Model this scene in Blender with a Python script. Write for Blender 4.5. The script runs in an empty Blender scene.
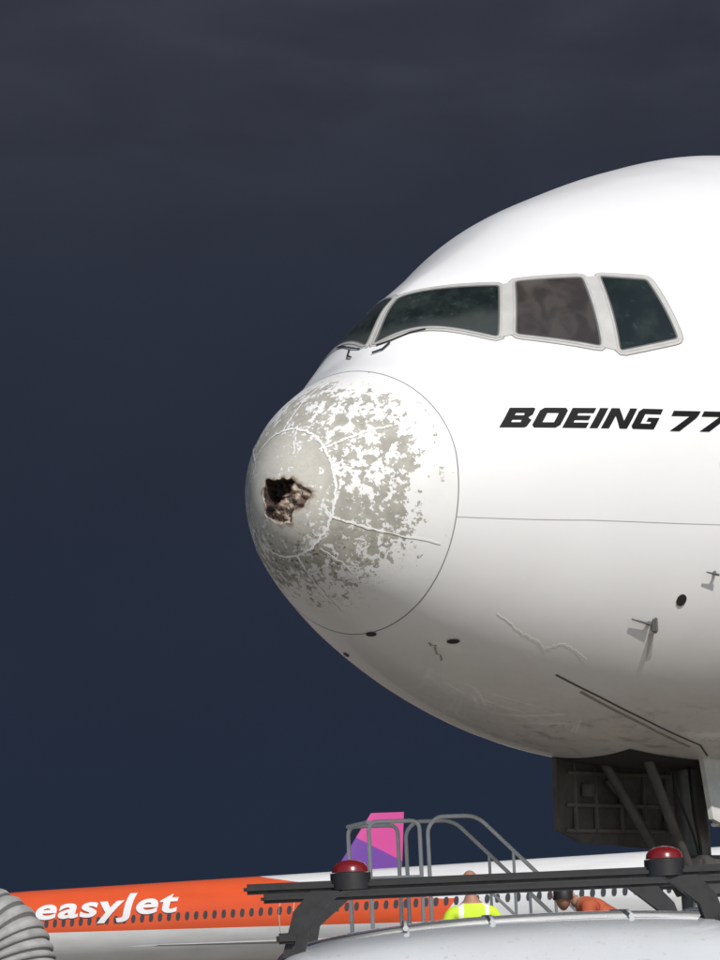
import bpy, bmesh, numpy as np, math, random
from mathutils import Matrix, Vector, noise
random.seed(4)
rad=math.radians
COL=bpy.context.scene.collection
# ------------------------------------------------------------------ helpers
def mat(name,col=(.8,.8,.8),rough=.5,metal=0.,coat=0.,spec=.5):
    m=bpy.data.materials.new(name); m.use_nodes=True
    b=m.node_tree.nodes['Principled BSDF']
    b.inputs['Base Color'].default_value=(*col,1); b.inputs['Roughness'].default_value=rough
    b.inputs['Metallic'].default_value=metal; b.inputs['Coat Weight'].default_value=coat
    b.inputs['Specular IOR Level'].default_value=spec
    return m
class NT:
    def __init__(s,tree): s.t=tree; s.n=tree.nodes; s.l=tree.links
    def _set(s,inp,v):
        if isinstance(v,bpy.types.NodeSocket): s.l.new(v,inp)
        elif v is not None: inp.default_value=v
    def math(s,op,a,b=None,clamp=False):
        n=s.n.new('ShaderNodeMath'); n.operation=op; n.use_clamp=clamp
        s._set(n.inputs[0],a); s._set(n.inputs[1],b); return n.outputs[0]
    def mapr(s,v,a,b,c=0.,d=1.,smooth=False):
        n=s.n.new('ShaderNodeMapRange'); n.clamp=True
        if smooth: n.interpolation_type='SMOOTHSTEP'
        s._set(n.inputs[0],v)
        for i,x in zip((1,2,3,4),(a,b,c,d)): s._set(n.inputs[i],x)
        return n.outputs[0]
    def mix(s,f,a,b,mode='MIX'):
        n=s.n.new('ShaderNodeMix'); n.data_type='RGBA'; n.blend_type=mode
        s._set(n.inputs[0],f); s._set(n.inputs[6],a if isinstance(a,bpy.types.NodeSocket) else (*a,1)); s._set(n.inputs[7],b if isinstance(b,bpy.types.NodeSocket) else (*b,1))
        return n.outputs[2]
    def obj(s,scale=None):
        n=s.n.new('ShaderNodeTexCoord'); o=n.outputs['Object']
        return s.scale(o,scale) if scale else o
    def scale(s,v,sc):
        n=s.n.new('ShaderNodeMapping'); s.l.new(v,n.inputs[0]); n.inputs['Scale'].default_value=sc; return n.outputs[0]
    def noise(s,v,scale,detail=4,rough=.5,dist=0.):
        n=s.n.new('ShaderNodeTexNoise'); s.l.new(v,n.inputs['Vector']); n.inputs['Scale'].default_value=scale
        n.inputs['Detail'].default_value=detail; n.inputs['Roughness'].default_value=rough; n.inputs['Distortion'].default_value=dist
        return n.outputs[0]
    def xyz(s,v):
        n=s.n.new('ShaderNodeSeparateXYZ'); s.l.new(v,n.inputs[0]); return n.outputs
    def bump(s,h,strength=.2,dist=.01):
        n=s.n.new('ShaderNodeBump'); s.l.new(h,n.inputs['Height']); n.inputs['Strength'].default_value=strength; n.inputs['Distance'].default_value=dist
        return n.outputs[0]
def dirty(name,col,rough,scale=3.,amt=.25,metal=0,coat=0,bumpd=0.):
    m=mat(name,col,rough,metal,coat); t=NT(m.node_tree); b=t.n['Principled BSDF']
    o=t.obj(); f=t.noise(o,scale,6,.6)
    f=t.mapr(f,.35,.7,0,amt)
    t.l.new(t.mix(f,col,tuple(c*.35 for c in col)),b.inputs['Base Color'])
    t.l.new(t.mapr(t.noise(o,scale*3,4),.3,.7,max(rough-.12,.02),min(rough+.15,1)),b.inputs['Roughness'])
    if bumpd: t.l.new(t.bump(t.noise(o,scale*6,5),.4,bumpd),b.inputs['Normal'])
    return m
def mk(name,verts,faces,m=None,parent=None,smooth=False,ang=None):
    me=bpy.data.meshes.new(name); me.from_pydata([tuple(v) for v in verts],[],faces); me.update()
    o=bpy.data.objects.new(name,me); COL.objects.link(o)
    if m: me.materials.append(m)
    if parent: o.parent=parent
    if smooth: me.shade_smooth()
    if ang: me.shade_smooth(); me.set_sharp_from_angle(angle=rad(ang))
    return o
def empty(name,loc=(0,0,0),rz=0):
    e=bpy.data.objects.new(name,None); COL.objects.link(e); e.location=loc; e.rotation_euler=(0,0,rz); e.empty_display_size=.3; return e
def join(name,objs,parent=None):
    me=bpy.data.meshes.new(name); bm=bmesh.new(); mats=[]
    for o in objs:
        base=len(bm.faces); remap=[]
        for m in o.data.materials:
            if m not in mats: mats.append(m)
            remap.append(mats.index(m))
        tmp=o.data.copy(); tmp.transform(o.matrix_basis)
        bm.from_mesh(tmp); bm.faces.ensure_lookup_table()
        for f in bm.faces[base:]: f.material_index=remap[f.material_index] if remap else 0
        bpy.data.meshes.remove(tmp)
    bm.to_mesh(me); bm.free()
    for m in mats: me.materials.append(m)
    o=bpy.data.objects.new(name,me); COL.objects.link(o)
    if parent: o.parent=parent
    for q in objs: bpy.data.objects.remove(q)
    return o
def box(name,c,size,m,parent=None,bev=.01,rot=None,seg=2):
    bm=bmesh.new(); bmesh.ops.create_cube(bm,size=1)
    for v in bm.verts: v.co=Vector((v.co.x*size[0],v.co.y*size[1],v.co.z*size[2]))
    if bev: bmesh.ops.bevel(bm,geom=bm.edges[:],offset=bev,segments=seg,affect='EDGES')
    M=Matrix.Translation(c)@(rot.to_4x4() if rot else Matrix.Identity(4)); bm.transform(M)
    me=bpy.data.meshes.new(name); bm.to_mesh(me); bm.free(); me.materials.append(m)
    o=bpy.data.objects.new(name,me); COL.objects.link(o)
    if parent: o.parent=parent
    me.shade_smooth(); me.set_sharp_from_angle(angle=rad(35))
    return o
def tube(name,path,r,m,parent=None,n=12,closed=False):
    P=[Vector(p) for p in path]; L=len(P); vs=[]; fs=[]
    rr=r if hasattr(r,'__len__') else [r]*L
    up=None
    for i,p in enumerate(P):
        if closed: t=(P[(i+1)%L]-P[i-1]).normalized()
        else: t=(P[min(i+1,L-1)]-P[max(i-1,0)]).normalized()
        if up is None:
            up=Vector((0,0,1)) if abs(t.z)<.9 else Vector((1,0,0))
        a=t.cross(up).normalized(); up=a.cross(t).normalized()
        for k in range(n):
            an=2*math.pi*k/n; vs.append(p+(a*math.cos(an)+up*math.sin(an))*rr[i])
    R_=L if closed else L-1
    for i in range(R_):
        for k in range(n):
            j=(i+1)%L; fs.append((i*n+k,i*n+(k+1)%n,j*n+(k+1)%n,j*n+k))
    if not closed: fs.append(tuple(range(n))[::-1]); fs.append(tuple((L-1)*n+k for k in range(n)))
    return mk(name,vs,fs,m,parent,ang=50)
def rnd(path,r=.08,k=5):
    P=[Vector(p) for p in path]; out=[P[0]]
    for i in range(1,len(P)-1):
        a=(P[i-1]-P[i]); b=(P[i+1]-P[i]); d=min(r,a.length*.45,b.length*.45)
        A=P[i]+a.normalized()*d; B=P[i]+b.normalized()*d
        for j in range(k+1):
            t=j/k; out.append(A*(1-t)**2+P[i]*2*t*(1-t)+B*t*t)
    out.append(P[-1]); return out
def loft(name,rings,m,parent=None,cap=True,ang=40,closed=True):
    n=len(rings[0]); vs=[v for r in rings for v in r]; fs=[]
    for i in range(len(rings)-1):
        for k in range(n if closed else n-1):
            fs.append((i*n+k,i*n+(k+1)%n,(i+1)*n+(k+1)%n,(i+1)*n+k))
    if cap: fs.append(tuple(range(n))[::-1]); fs.append(tuple((len(rings)-1)*n+k for k in range(n)))
    return mk(name,vs,fs,m,parent,ang=ang)
def wheel(name,c,r,w,m1,m2,parent=None,axis='Y'):
    prof=[(r*.55,w*.5),(r*.9,w*.5),(r,w*.32),(r,-w*.32),(r*.9,-w*.5),(r*.55,-w*.5)]
    rings=[]
    for i in range(33):
        a=2*math.pi*i/32
        if axis=='Y': rings.append([(c[0]+p*math.cos(a),c[1]+q,c[2]+p*math.sin(a)) for p,q in prof])
        else: rings.append([(c[0]+q,c[1]+p*math.cos(a),c[2]+p*math.sin(a)) for p,q in prof])
    ty=loft(name+'_t',rings,m1,None,cap=False)
    hub=[]
    for q,rr in ((-.5,.0),(-.42,.56),(.42,.56),(.5,.0)):
        if axis=='Y': hub.append([(c[0]+rr*r*math.cos(a),c[1]+q*w,c[2]+rr*r*math.sin(a)) for a in np.linspace(0,2*math.pi,25)[:-1]])
        else: hub.append([(c[0]+q*w,c[1]+rr*r*math.cos(a),c[2]+rr*r*math.sin(a)) for a in np.linspace(0,2*math.pi,25)[:-1]])
    hb=loft(name+'_h',hub,m2,None,cap=False)
    return join(name,[ty,hb],parent)
# ------------------------------------------------------------------ camera
CH=1.55
cd=bpy.data.cameras.new('camera'); cam=bpy.data.objects.new('camera',cd); COL.objects.link(cam)
cd.sensor_fit='HORIZONTAL'; cd.sensor_width=36; cd.lens=150; cd.clip_end=20000; cd.clip_start=.1
cam.matrix_world=Matrix.Translation((0,0,CH))@(Matrix.Rotation(rad(99.2),4,'X')@Matrix.Rotation(rad(-2.5),4,'Z'))
bpy.context.scene.camera=cam
sc=bpy.context.scene; sc.view_settings.view_transform='Standard'; sc.view_settings.look='None'; sc.view_settings.exposure=0
# ------------------------------------------------------------------ light
SUN_AZ=160.; SUN_EL=39.
sd=bpy.data.lights.new('sun','SUN'); sd.energy=3.8; sd.angle=rad(.5); sd.color=(1,.96,.90)
so=bpy.data.objects.new('sun',sd); COL.objects.link(so)
dv=Vector((math.sin(rad(SUN_AZ))*math.cos(rad(SUN_EL)),math.cos(rad(SUN_AZ))*math.cos(rad(SUN_EL)),math.sin(rad(SUN_EL))))
so.rotation_euler=dv.to_track_quat('Z','Y').to_euler(); so.location=(0,-20,40)
w=bpy.data.worlds.new('World'); sc.world=w; w.use_nodes=True; t=NT(w.node_tree)
bg=t.n['Background']; sky=t.n.new('ShaderNodeTexSky'); sky.sky_type='NISHITA'; sky.sun_disc=False
sky.sun_elevation=rad(SUN_EL); sky.sun_rotation=rad(SUN_AZ)
t.l.new(sky.outputs[0],bg.inputs[0]); bg.inputs[1].default_value=.1
tc=t.n.new('ShaderNodeTexCoord'); g=tc.outputs['Generated']; X=t.xyz(g)
# storm front: a bank of dark cloud filling the half of the sky beyond the aircraft
bn=t.noise(t.scale(g,(2.6,2.6,4.5)),2.4,4,.5,.4)
bn2=t.noise(t.scale(g,(5,5,13)),3.2,4,.5,.6)
edge=t.math('ADD',X[1],t.math('MULTIPLY',t.math('SUBTRACT',t.noise(g,3.,5,.6),.5),.5))
mask=t.mapr(edge,-.12,.22,0,1,True)
c1=t.mix(t.mapr(X[2],.02,.26,0,1,False),(.0150,.0240,.0450),(.0245,.0290,.0455))
c2=t.mix(t.mapr(X[2],.22,.32,0,1,True),c1,(.036,.0405,.055))
bands=t.math('MULTIPLY',t.mapr(bn,.30,.72,-.09,.14,True),t.mapr(X[2],.08,.26,.3,1))
bands=t.math('ADD',bands,t.math('MULTIPLY',t.mapr(bn2,.35,.72,-.07,.12,True),t.mapr(X[2],.22,.31,0,1,True)))
bands=t.math('ADD',bands,1.0)
mul=t.n.new('ShaderNodeVectorMath'); mul.operation='SCALE'; t.l.new(c2,mul.inputs[0]); t.l.new(bands,mul.inputs['Scale'])
b2=t.n.new('ShaderNodeBackground'); t.l.new(mul.outputs[0],b2.inputs[0]); b2.inputs[1].default_value=1
ms=t.n.new('ShaderNodeMixShader'); t.l.new(mask,ms.inputs[0]); t.l.new(bg.outputs[0],ms.inputs[1]); t.l.new(b2.outputs[0],ms.inputs[2])
t.l.new(ms.outputs[0],t.n['World Output'].inputs[0])
# ------------------------------------------------------------------ ground
gm=mat('apron_concrete',(.2,.19,.17),.85); t=NT(gm.node_tree); b=t.n['Principled BSDF']; o=t.obj()
br=t.n.new('ShaderNodeTexBrick'); t.l.new(o,br.inputs[0]); br.inputs['Scale'].default_value=.2; br.inputs['Mortar Size'].default_value=.006; br.offset=0
br.inputs['Color1'].default_value=(.23,.21,.18,1); br.inputs['Color2'].default_value=(.20,.18,.155,1); br.inputs['Mortar'].default_value=(.05,.05,.05,1); br.inputs['Brick Width'].default_value=1; br.inputs['Row Height'].default_value=1
st=t.mapr(t.noise(o,.35,7,.6),.45,.7,0,.45)
t.l.new(t.mix(st,br.outputs[0],(.09,.085,.08)),b.inputs['Base Color']); t.l.new(t.bump(t.noise(o,30,5),.3,.004),b.inputs['Normal'])
mk('ground',[(-6000,-6000,0),(6000,-6000,0),(6000,6000,0),(-6000,6000,0)],[(0,1,2,3)],gm)
# ------------------------------------------------------------------ airliner nose surface
K=np.array([0,.08,.25,.6,1,1.27,1.6,2,2.5,3,3.6,4.3,5.2,6.2,7.5,9.5,14,20])
ZT=np.array([-1.01,-0.62,-0.362,-0.04,0.2,0.385,0.82,1.108,1.394,1.70,2.055,2.36,2.704,2.99,3.15,3.2,3.2,3.2])
E=np.array([2,2,2,1.99,1.88,1.72,1.5,1.55,1.68,1.76,1.92,2,2,2,2,2,2,2])
KB=np.array([0,.08,.25,.6,1,1.5,2,2.5,3,3.6,4.3,5.2,6.2,7.5,9.5,14,20])
ZB=np.array([-1.01,-1.31,-1.53,-1.81,-2.03,-2.29,-2.5,-2.67,-2.81,-2.94,-3.04,-3.1,-3.12,-3.12,-3.12,-3.12,-3.12])
W=np.array([0,0.304,0.524,0.854,1.15,1.44,1.68,1.91,2.11,2.34,2.56,2.77,2.93,3.06,3.15,3.16,3.16])
def pchip(x,y,xq):
    h=np.diff(x); d=np.diff(y)/h; m=np.zeros_like(y)
    for i in range(1,len(y)-1):
        if d[i-1]*d[i]>0:
            w1=2*h[i]+h[i-1]; w2=h[i]+2*h[i-1]; m[i]=(w1+w2)/(w1/d[i-1]+w2/d[i])
    m[0]=d[0]; m[-1]=0
    k=np.clip(np.searchsorted(x,xq,side='right')-1,0,len(h)-1); t=(xq-x[k])/h[k]
    return ((1+2*t)*(1-t)**2*y[k]+t*(1-t)**2*h[k]*m[k]+t*t*(3-2*t)*y[k+1]+t*t*(t-1)*h[k]*m[k+1])
TK=np.sqrt(K);TB=np.sqrt(KB)
def prof(s):
    t=np.sqrt(np.clip(s,0,20)); zt=pchip(TK,ZT,t); zb=pchip(TB,ZB,t); w_=pchip(TB,W,t); e=pchip(TK,E,t)
    zm=np.clip(-1.02*np.exp(-s/3.0),zb,zt)
    u=np.clip((s-44)/18,0,1); uu=u*u*(3-2*u)*.35+u*.65*u
    zb=zb+(2.2-zb)*uu; zt=zt-.5*uu; w_=w_*(1-.9*uu); zm=np.where(u>0,(zt+zb)/2*u+zm*(1-u),zm)
    return zt,zb,w_,e,zm
def surf(s,phi):
    s=np.asarray(s,float); phi=np.asarray(phi,float)
    zt,zb,w_,e,zm=prof(s); c=np.cos(phi); sn=np.sin(phi); up=sn>0
    cu=np.sign(c)*np.abs(c)**(2/e); su=np.abs(sn)**(2/e)
    return np.stack([s, -w_*np.where(up,cu,c), zm+np.where(up,(zt-zm)*su,(zm-zb)*sn)],-1)
def SP(s,phi,off=0.):
    s=np.atleast_1d(np.asarray(s,float)); phi=np.atleast_1d(np.asarray(phi,float))
    p=surf(s,phi); e=1e-3
    ds=surf(s+e,phi)-surf(np.maximum(s-e,0),phi); dp=surf(s,phi+e)-surf(s,phi-e)
    n=np.cross(ds,dp); ln=np.linalg.norm(n,axis=-1,keepdims=True); n=n/np.maximum(ln,1e-12)
    ctr=np.stack([s,0*s,np.full_like(s,-.3)],-1)
    ctr[:,2]=np.where(s<1,-1.0,-.3)
    sg=np.sign((n*(p-ctr)).sum(-1,keepdims=True)); n=n*np.where(sg==0,1,sg)
    return p+n*off, n
def phi_of(s,z):
    zt,zb,w_,e,zm=prof(s)
    up=z>zm
    q=np.where(up,np.clip((z-zm)/(zt-zm),0,1)**(e/2),-np.clip((zm-z)/(zm-zb),0,1))
    return np.arcsin(q)
def phi_yz(s,yport,z):
    """radial projection of a nearby 3-D point on to the skin (upper half)"""
    zt,zb,w_,e,zm=prof(s); a=np.abs(yport)/w_; b_=np.maximum((z-zm)/(zt-zm),1e-6)
    return np.arctan2(b_**(e/2),a**(e/2))
AIR=empty('airliner',(-.7027,24.4305,6.402),rad(51.025))
def paint_material():
    m=mat('white_fuselage_paint',(.8,.8,.8),.32,0,.3); t=NT(m.node_tree); b=t.n['Principled BSDF']; o=t.obj(); x=t.xyz(o)
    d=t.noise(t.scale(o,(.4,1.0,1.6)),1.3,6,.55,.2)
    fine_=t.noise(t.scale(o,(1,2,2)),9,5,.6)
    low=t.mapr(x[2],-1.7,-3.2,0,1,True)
    f=t.math('MULTIPLY',t.math('ADD',t.mapr(d,.30,.70,.42,.66),t.mapr(fine_,.3,.7,-.05,.07)),low)  # belly shade painted into the colour as a brown-grey gradient, with some dirt
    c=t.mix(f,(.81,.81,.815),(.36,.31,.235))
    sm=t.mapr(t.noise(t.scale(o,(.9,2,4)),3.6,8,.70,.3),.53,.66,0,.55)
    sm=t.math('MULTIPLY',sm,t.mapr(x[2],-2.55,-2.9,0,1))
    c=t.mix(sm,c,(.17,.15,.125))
    g=t.mapr(t.noise(o,.9,5,.6),.3,.7,0,.05)
    c=t.mix(g,c,(.5,.49,.46))
    t.l.new(c,b.inputs['Base Color'])
    t.l.new(t.mapr(d,.3,.7,.28,.42),b.inputs['Roughness'])
    t.l.new(t.bump(t.noise(o,1.3,3,.5),.25,.02),b.inputs['Normal'])
    return m
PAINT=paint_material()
PH=np.linspace(-math.pi,math.pi,361)[:-1]
z1=surf(np.full_like(PH,1.0),PH)[:,2]; SE=1.008-.072*(z1+1.02); 
z1=surf(SE,PH)[:,2]; SE=1.008-.072*(z1+1.02)
def seam(phi): return np.interp((phi+math.pi)%(2*math.pi)-math.pi,PH,SE)
def gridmesh(name,P,m,closed=True):
    nu,nv=P.shape[:2]; f=[]
    for i in range(nu-1):
        for j in range(nv if closed else nv-1):
            k=(j+1)%nv; f.append((i*nv+j,(i+1)*nv+j,(i+1)*nv+k,i*nv+k))
    return mk(name,P.reshape(-1,3).tolist(),f,m,AIR,smooth=True)
g=np.concatenate([np.linspace(0,.5,150)**1.6, .5**1.6+(1-.5**1.6)*np.linspace(0,1,60)[1:]])
PHf=PH[::2]; ss=seam(PHf)
Sg=ss[None,:]+(20-ss[None,:])*g[:,None]
P=surf(Sg,np.broadcast_to(PHf,Sg.shape))
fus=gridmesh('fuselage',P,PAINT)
s2=np.concatenate([[20],np.linspace(22,62,50)]); Sg=np.broadcast_to(s2[:,None],(len(s2),len(PHf)))
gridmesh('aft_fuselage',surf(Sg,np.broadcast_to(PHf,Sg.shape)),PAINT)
# ---- radome with torn nose
u=np.concatenate([np.linspace(0.002,.42,110),np.linspace(.42,1,130)[1:]])
Sg=(u[:,None]**2)*SE[None,:]*.9985
P=surf(Sg,np.broadcast_to(PH,Sg.shape)).copy()
yp=-P[...,1]-.050; zz=P[...,2]+1.03
rr=np.hypot(yp/1.18,zz); an=np.arctan2(zz,yp)
rb=.185*(1+.13*np.sin(3*an+.9)+.08*np.sin(5*an+2)+.05*np.sin(9*an)+.03*np.sin(14*an+1))
cols=np.zeros(P.shape[:2]+(4,)); cols[...,3]=1
for i in range(P.shape[0]):
    if rr[i].min()>.30: break
    for j in range(P.shape[1]):
        q=rr[i,j]/rb[i,j]
        if q<1.0:
            v=Vector((yp[i,j]*8,zz[i,j]*8,3.1)); n1=noise.fractal(v,1.0,2.0,4); n2=noise.noise(Vector((yp[i,j]*18,zz[i,j]*18,1)))
            ridge=abs(noise.noise(Vector((yp[i,j]*11+5,zz[i,j]*11,7))))
            # deepest towards the upper, outboard-left part of the tear; crumpled skin on the right and below
            deep=np.clip((zz[i,j]*.75-yp[i,j]*.95+.008+.07*n1)/.09,0,1)
            dep=.018+.045*max(0,n1+.3)+.15*deep*(.55+.45*abs(n2)*2)-.045*ridge
            k=min(1,(1-q)/.10); P[i,j,0]+=max(.0,dep)*k
            P[i,j,1]+=.012*n2; P[i,j,2]+=.012*n1
            beige=np.clip(.66+.6*n1-deep*.75+ridge*.5,0,1)  # shade of the hole painted into the colour, black where deepest
            cols[i,j,0]=1; cols[i,j,1]=beige; cols[i,j,2]=abs(n2)
        else:
            cols[i,j,0]=0; cols[i,j,1]=max(0,1-(q-1)/.22)
rm=mat('hail_damaged_radome_paint',(.8,.8,.8),.45); t=NT(rm.node_tree); b=t.n['Principled BSDF']; o=t.obj(); x=t.xyz(o)
at=t.n.new('ShaderNodeAttribute'); at.attribute_name='torn'; A=t.xyz(at.outputs['Color'])
big=t.noise(o,2.4,3,.5)
n1=t.noise(t.scale(o,(.8,1.15,1)),12,6,.62,.25); n2=t.noise(o,30,5,.65)
nn=t.math('ADD',t.math('MULTIPLY',n1,.66),t.math('MULTIPLY',n2,.34))
thr=t.mapr(x[0],.0,.20,.36,.455)
thr=t.math('ADD',thr,t.mapr(x[0],.20,.62,0,.040))
thr=t.math('ADD',thr,t.mapr(x[0],.62,.95,0,.12))
thr=t.math('ADD',thr,t.mapr(x[2],-.20,.25,0,.07))
thr=t.math('ADD',thr,t.mapr(x[2],-1.60,-1.95,0,.10))
thr=t.math('ADD',thr,t.mapr(big,.35,.65,.045,-.045))
ch=t.mapr(t.math('SUBTRACT',nn,thr),-.003,.007,0,1)
prim=t.mix(t.mapr(t.noise(o,7,6,.6),.35,.65,0,1),(.43,.415,.365),(.31,.30,.265))
prim=t.mix(t.mapr(x[0],.26,.06,0,.80),prim,(.57,.55,.495))
prim=t.mix(t.mapr(t.noise(o,38,4,.7),.5,.68,0,.25),prim,(.24,.23,.20))
base=t.mix(t.mapr(t.noise(o,4,5),.4,.7,0,.22),(.79,.79,.785),(.64,.62,.57))
c=t.mix(ch,base,prim)
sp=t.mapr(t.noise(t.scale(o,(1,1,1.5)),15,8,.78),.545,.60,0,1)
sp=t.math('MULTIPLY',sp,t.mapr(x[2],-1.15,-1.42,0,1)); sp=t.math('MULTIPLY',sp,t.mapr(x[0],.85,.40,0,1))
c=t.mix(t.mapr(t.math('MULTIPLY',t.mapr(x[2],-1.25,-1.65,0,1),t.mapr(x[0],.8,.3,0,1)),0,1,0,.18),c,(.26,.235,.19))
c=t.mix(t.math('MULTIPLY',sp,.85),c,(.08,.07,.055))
rim=t.math('MULTIPLY',A[1],t.mapr(t.noise(o,14,5,.7),.40,.56,0,.95))
c=t.mix(rim,c,(.16,.095,.06))
hc=t.mix(t.mapr(A[1],.05,.45,0,1),(.010,.008,.007),(.09,.052,.036)); hc=t.mix(t.mapr(A[1],.52,.85,0,1),hc,(.40,.33,.265))
hc=t.mix(t.mapr(t.noise(o,20,5,.7),.46,.58,0,.85),hc,(.075,.042,.028))
c=t.mix(t.mapr(A[0],.4,.6),c,hc)
t.l.new(c,b.inputs['Base Color']); t.l.new(t.mapr(ch,0,1,.35,.75),b.inputs['Roughness'])
hh=t.math('ADD',t.math('MULTIPLY',ch,-1.),t.math('MULTIPLY',t.noise(o,9,5,.6),.8))
t.l.new(t.bump(hh,.45,.004),b.inputs['Normal'])
rad_o=gridmesh('radome',P,rm)
ca=rad_o.data.color_attributes.new('torn','FLOAT_COLOR','POINT'); ca.data.foreach_set('color',cols.reshape(-1).astype(np.float32))
# ---- ribbons on the skin
def ribbon(name,pts,wid,m,off=.002,jit=0.,sub=14,closed=False,deg=True):
    pts=np.array(pts,float); 
    if deg: pts[:,1]=np.radians(pts[:,1])
    q=[]
    for i in range(len(pts)-1):
        for k in range(sub): q.append(pts[i]+(pts[i+1]-pts[i])*k/sub)
    q.append(pts[-1]); q=np.array(q)
    p,n=SP(q[:,0],q[:,1],off); tg=np.gradient(p,axis=0); tg/=np.linalg.norm(tg,axis=1)[:,None]
    sd_=np.cross(tg,n); ww=wid*np.ones(len(p))
    if jit:
        for i in range(len(p)):
            p[i]+=sd_[i]*jit*noise.noise(Vector((i*.35,wid*99,pts[0][1]*3)))
            ww[i]*=1+.8*noise.noise(Vector((i*.6,7,pts[0][1])))
    a=p-sd_*ww[:,None]/2; b_=p+sd_*ww[:,None]/2; L=len(p)
    return mk(name,np.concatenate([a,p+n*.001,b_]).tolist(),[(i,i+1,L+i+1,L+i) for i in range(L-1)]+[(L+i,L+i+1,2*L+i+1,2*L+i) for i in range(L-1)],m,AIR,smooth=True)
dark=mat('seal_dark_grey',(.10,.10,.10),.7); soft=mat('panel_gap_grey',(.42,.42,.42),.7); strip=dirty('diverter_strip_white',(.82,.82,.80),.6,14,.12)
ribbon('radome_joint',[(float(s_)+.002,math.degrees(p_)) for s_,p_ in zip(list(SE[::4])+[SE[0]],list(PH[::4])+[math.pi])],.010,mat('joint_grey',(.24,.24,.24),.7),.002,sub=3)
ring=[(.205,a) for a in range(-180,181,15)]
ribbon('diverter_ring',ring,.022,strip,.0042,.014)
for k,(a0,a1,s1) in enumerate([(37,28,.62),(97,91,.8),(-28,-33,.97),(-86,-89,.8),(143,150,.8),(208,212,.97)]):
    ribbon('diverter_strip_%d'%k,[(.20,a0),(.3,a0*.7+a1*.3),(.5,a0*.3+a1*.7),(s1,a1)],.018,strip,.0048,.010)
for k,(s0,a0,s1,a1) in enumerate([(.08,62,.205,78),(.24,-60,.6,-64)]):
    ribbon('paint_crack_%d'%k,[(s0,a0),((s0+s1)/2,(a0+a1)/2+3),(s1,a1)],.011,strip,.0042,.02)
ribbon('panel_line_side',[(1.03,-22),(2.15,-20.5),(3.4,-20.1),(6,-19),(20,-19)],.006,soft)
ribbon('bay_edge_line',[(2.58,-62.5),(3.18,-64.6),(3.97,-68.1),(4.98,-73.3),(5.4,-78)],.020,mat('bay_edge',(.08,.075,.07),.8))
ribbon('bay_edge_streak',[(2.95,-64.9),(3.3,-66.5),(3.97,-69.5),(4.9,-74.6)],.03,dirty('bay_streak_grime',(.34,.30,.25),.8,9,.6),.0012,.0)
ribbon('lightning_scorch',[(1.68,-50.4),(1.97,-53.8),(2.1,-54.2),(2.28,-55.9),(2.39,-53.1),(2.5,-53.5),(2.71,-55.6)],.012,mat('scorch_pale',(.86,.85,.81),.6),.0025,.02)
for k,s_ in enumerate((7.8,11,14.5,18)):
    ribbon('panel_line_ring_%d'%k,[(s_,a) for a in range(-180,181,20)],.006,soft,sub=6)
ribbon('belly_scuff',[(1.42,-72),(1.52,-73),(1.66,-76)],.016,mat('scuff_grey',(.28,.26,.23),.8),.002,.04)
# ---- flight deck windows
def squircle(k,n=.0,e=7.):
    out=[]
    for i in range(k):
        a=2*math.pi*(i+.5)/k; c,s_=math.cos(a),math.sin(a)
        r=(abs(c)**e+abs(s_)**e)**(-1/e); out.append((.5+.5*r*c,.5+.5*r*s_))
    return out
def quadmap(quad,side):
    q=np.array(quad,float); c3=surf(q[:,0],np.radians(q[:,1])); c3[:,1]*=-1
    bl,tl,tr,br_=c3
    def bil(uv):
        uv=np.array(uv); u_=uv[:,:1]; v_=uv[:,1:]
        p=bl*(1-u_)*(1-v_)+tl*(1-u_)*v_+tr*u_*v_+br_*u_*(1-v_)
        ph=phi_yz(p[:,0],p[:,1],p[:,2]); ph=ph if side>0 else math.pi-ph
        return np.stack([p[:,0],ph],-1)
    return bil
def window(name,quad,glass,frame,pad,side=1,h=0.006,fw=.026,bw=.05,bh=.003,e=24.):
    sq=squircle(128,e=e); bil=quadmap(quad,side)
    b0=bil(sq); M=len(sq)
    pb,n=SP(b0[:,0],b0[:,1]); 
    vs=[];fs=[]; R_=12
    for k in range(R_+1):
        r=k/R_; uv=[(.5+(a-.5)*r,.5+(c-.5)*r) for a,c in sq]; z=bil(uv); vs+=SP(z[:,0],z[:,1],h*.5)[0].tolist()
    for k in range(R_):
        for i in range(M): j=(i+1)%M; fs.append((k*M+i,k*M+j,(k+1)*M+j,(k+1)*M+i))
    mk(name+'_glass',vs,fs,glass,AIR,smooth=True)
    tg=np.roll(pb,-1,0)-np.roll(pb,1,0); tg/=np.linalg.norm(tg,axis=1)[:,None]
    out=np.cross(tg,n); c0=pb.mean(0)
    sg=np.sign((out*(pb-c0)).sum(1)); out*=sg[:,None]
    def rings(dl,m,nm):
        V=[];F_=[]
        for d,hh in dl: V+=(pb+out*d+n*hh).tolist()
        for k in range(len(dl)-1):
            for i in range(M): j=(i+1)%M; F_.append((k*M+i,k*M+j,(k+1)*M+j,(k+1)*M+i))
        mk(nm,V,F_,m,AIR,ang=30)
    rings([(-.016,h*.4),(-.013,h),(0,h+.001)],dark,name+'_seal')
    rings([(0,h+.001),(.002,h+.003),(fw-.002,h+.003),(fw,h*.5)],frame,name+'_frame')
    rings([(fw*.5,bh),(bw,bh),(bw+.002,-.004)],pad,name+'_surround'); rings([(bw,bh*.5),(bw+.009,.0012)],mat('frame_gap',(.18,.18,.175),.7),name+'_edge_gap')
def post(name,quad,m,side):
    bil=quadmap(quad,side); vs=[];fs=[]
    for i in range(5):
        for j in range(9): z=bil([(i/4,j/8)]); vs+=SP(z[:,0],z[:,1],.0066)[0].tolist()
    for i in range(4):
        for j in range(8): fs.append((i*9+j,(i+1)*9+j,(i+1)*9+j+1,i*9+j+1))
    mk(name,vs,fs,m,AIR,smooth=True)
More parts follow.
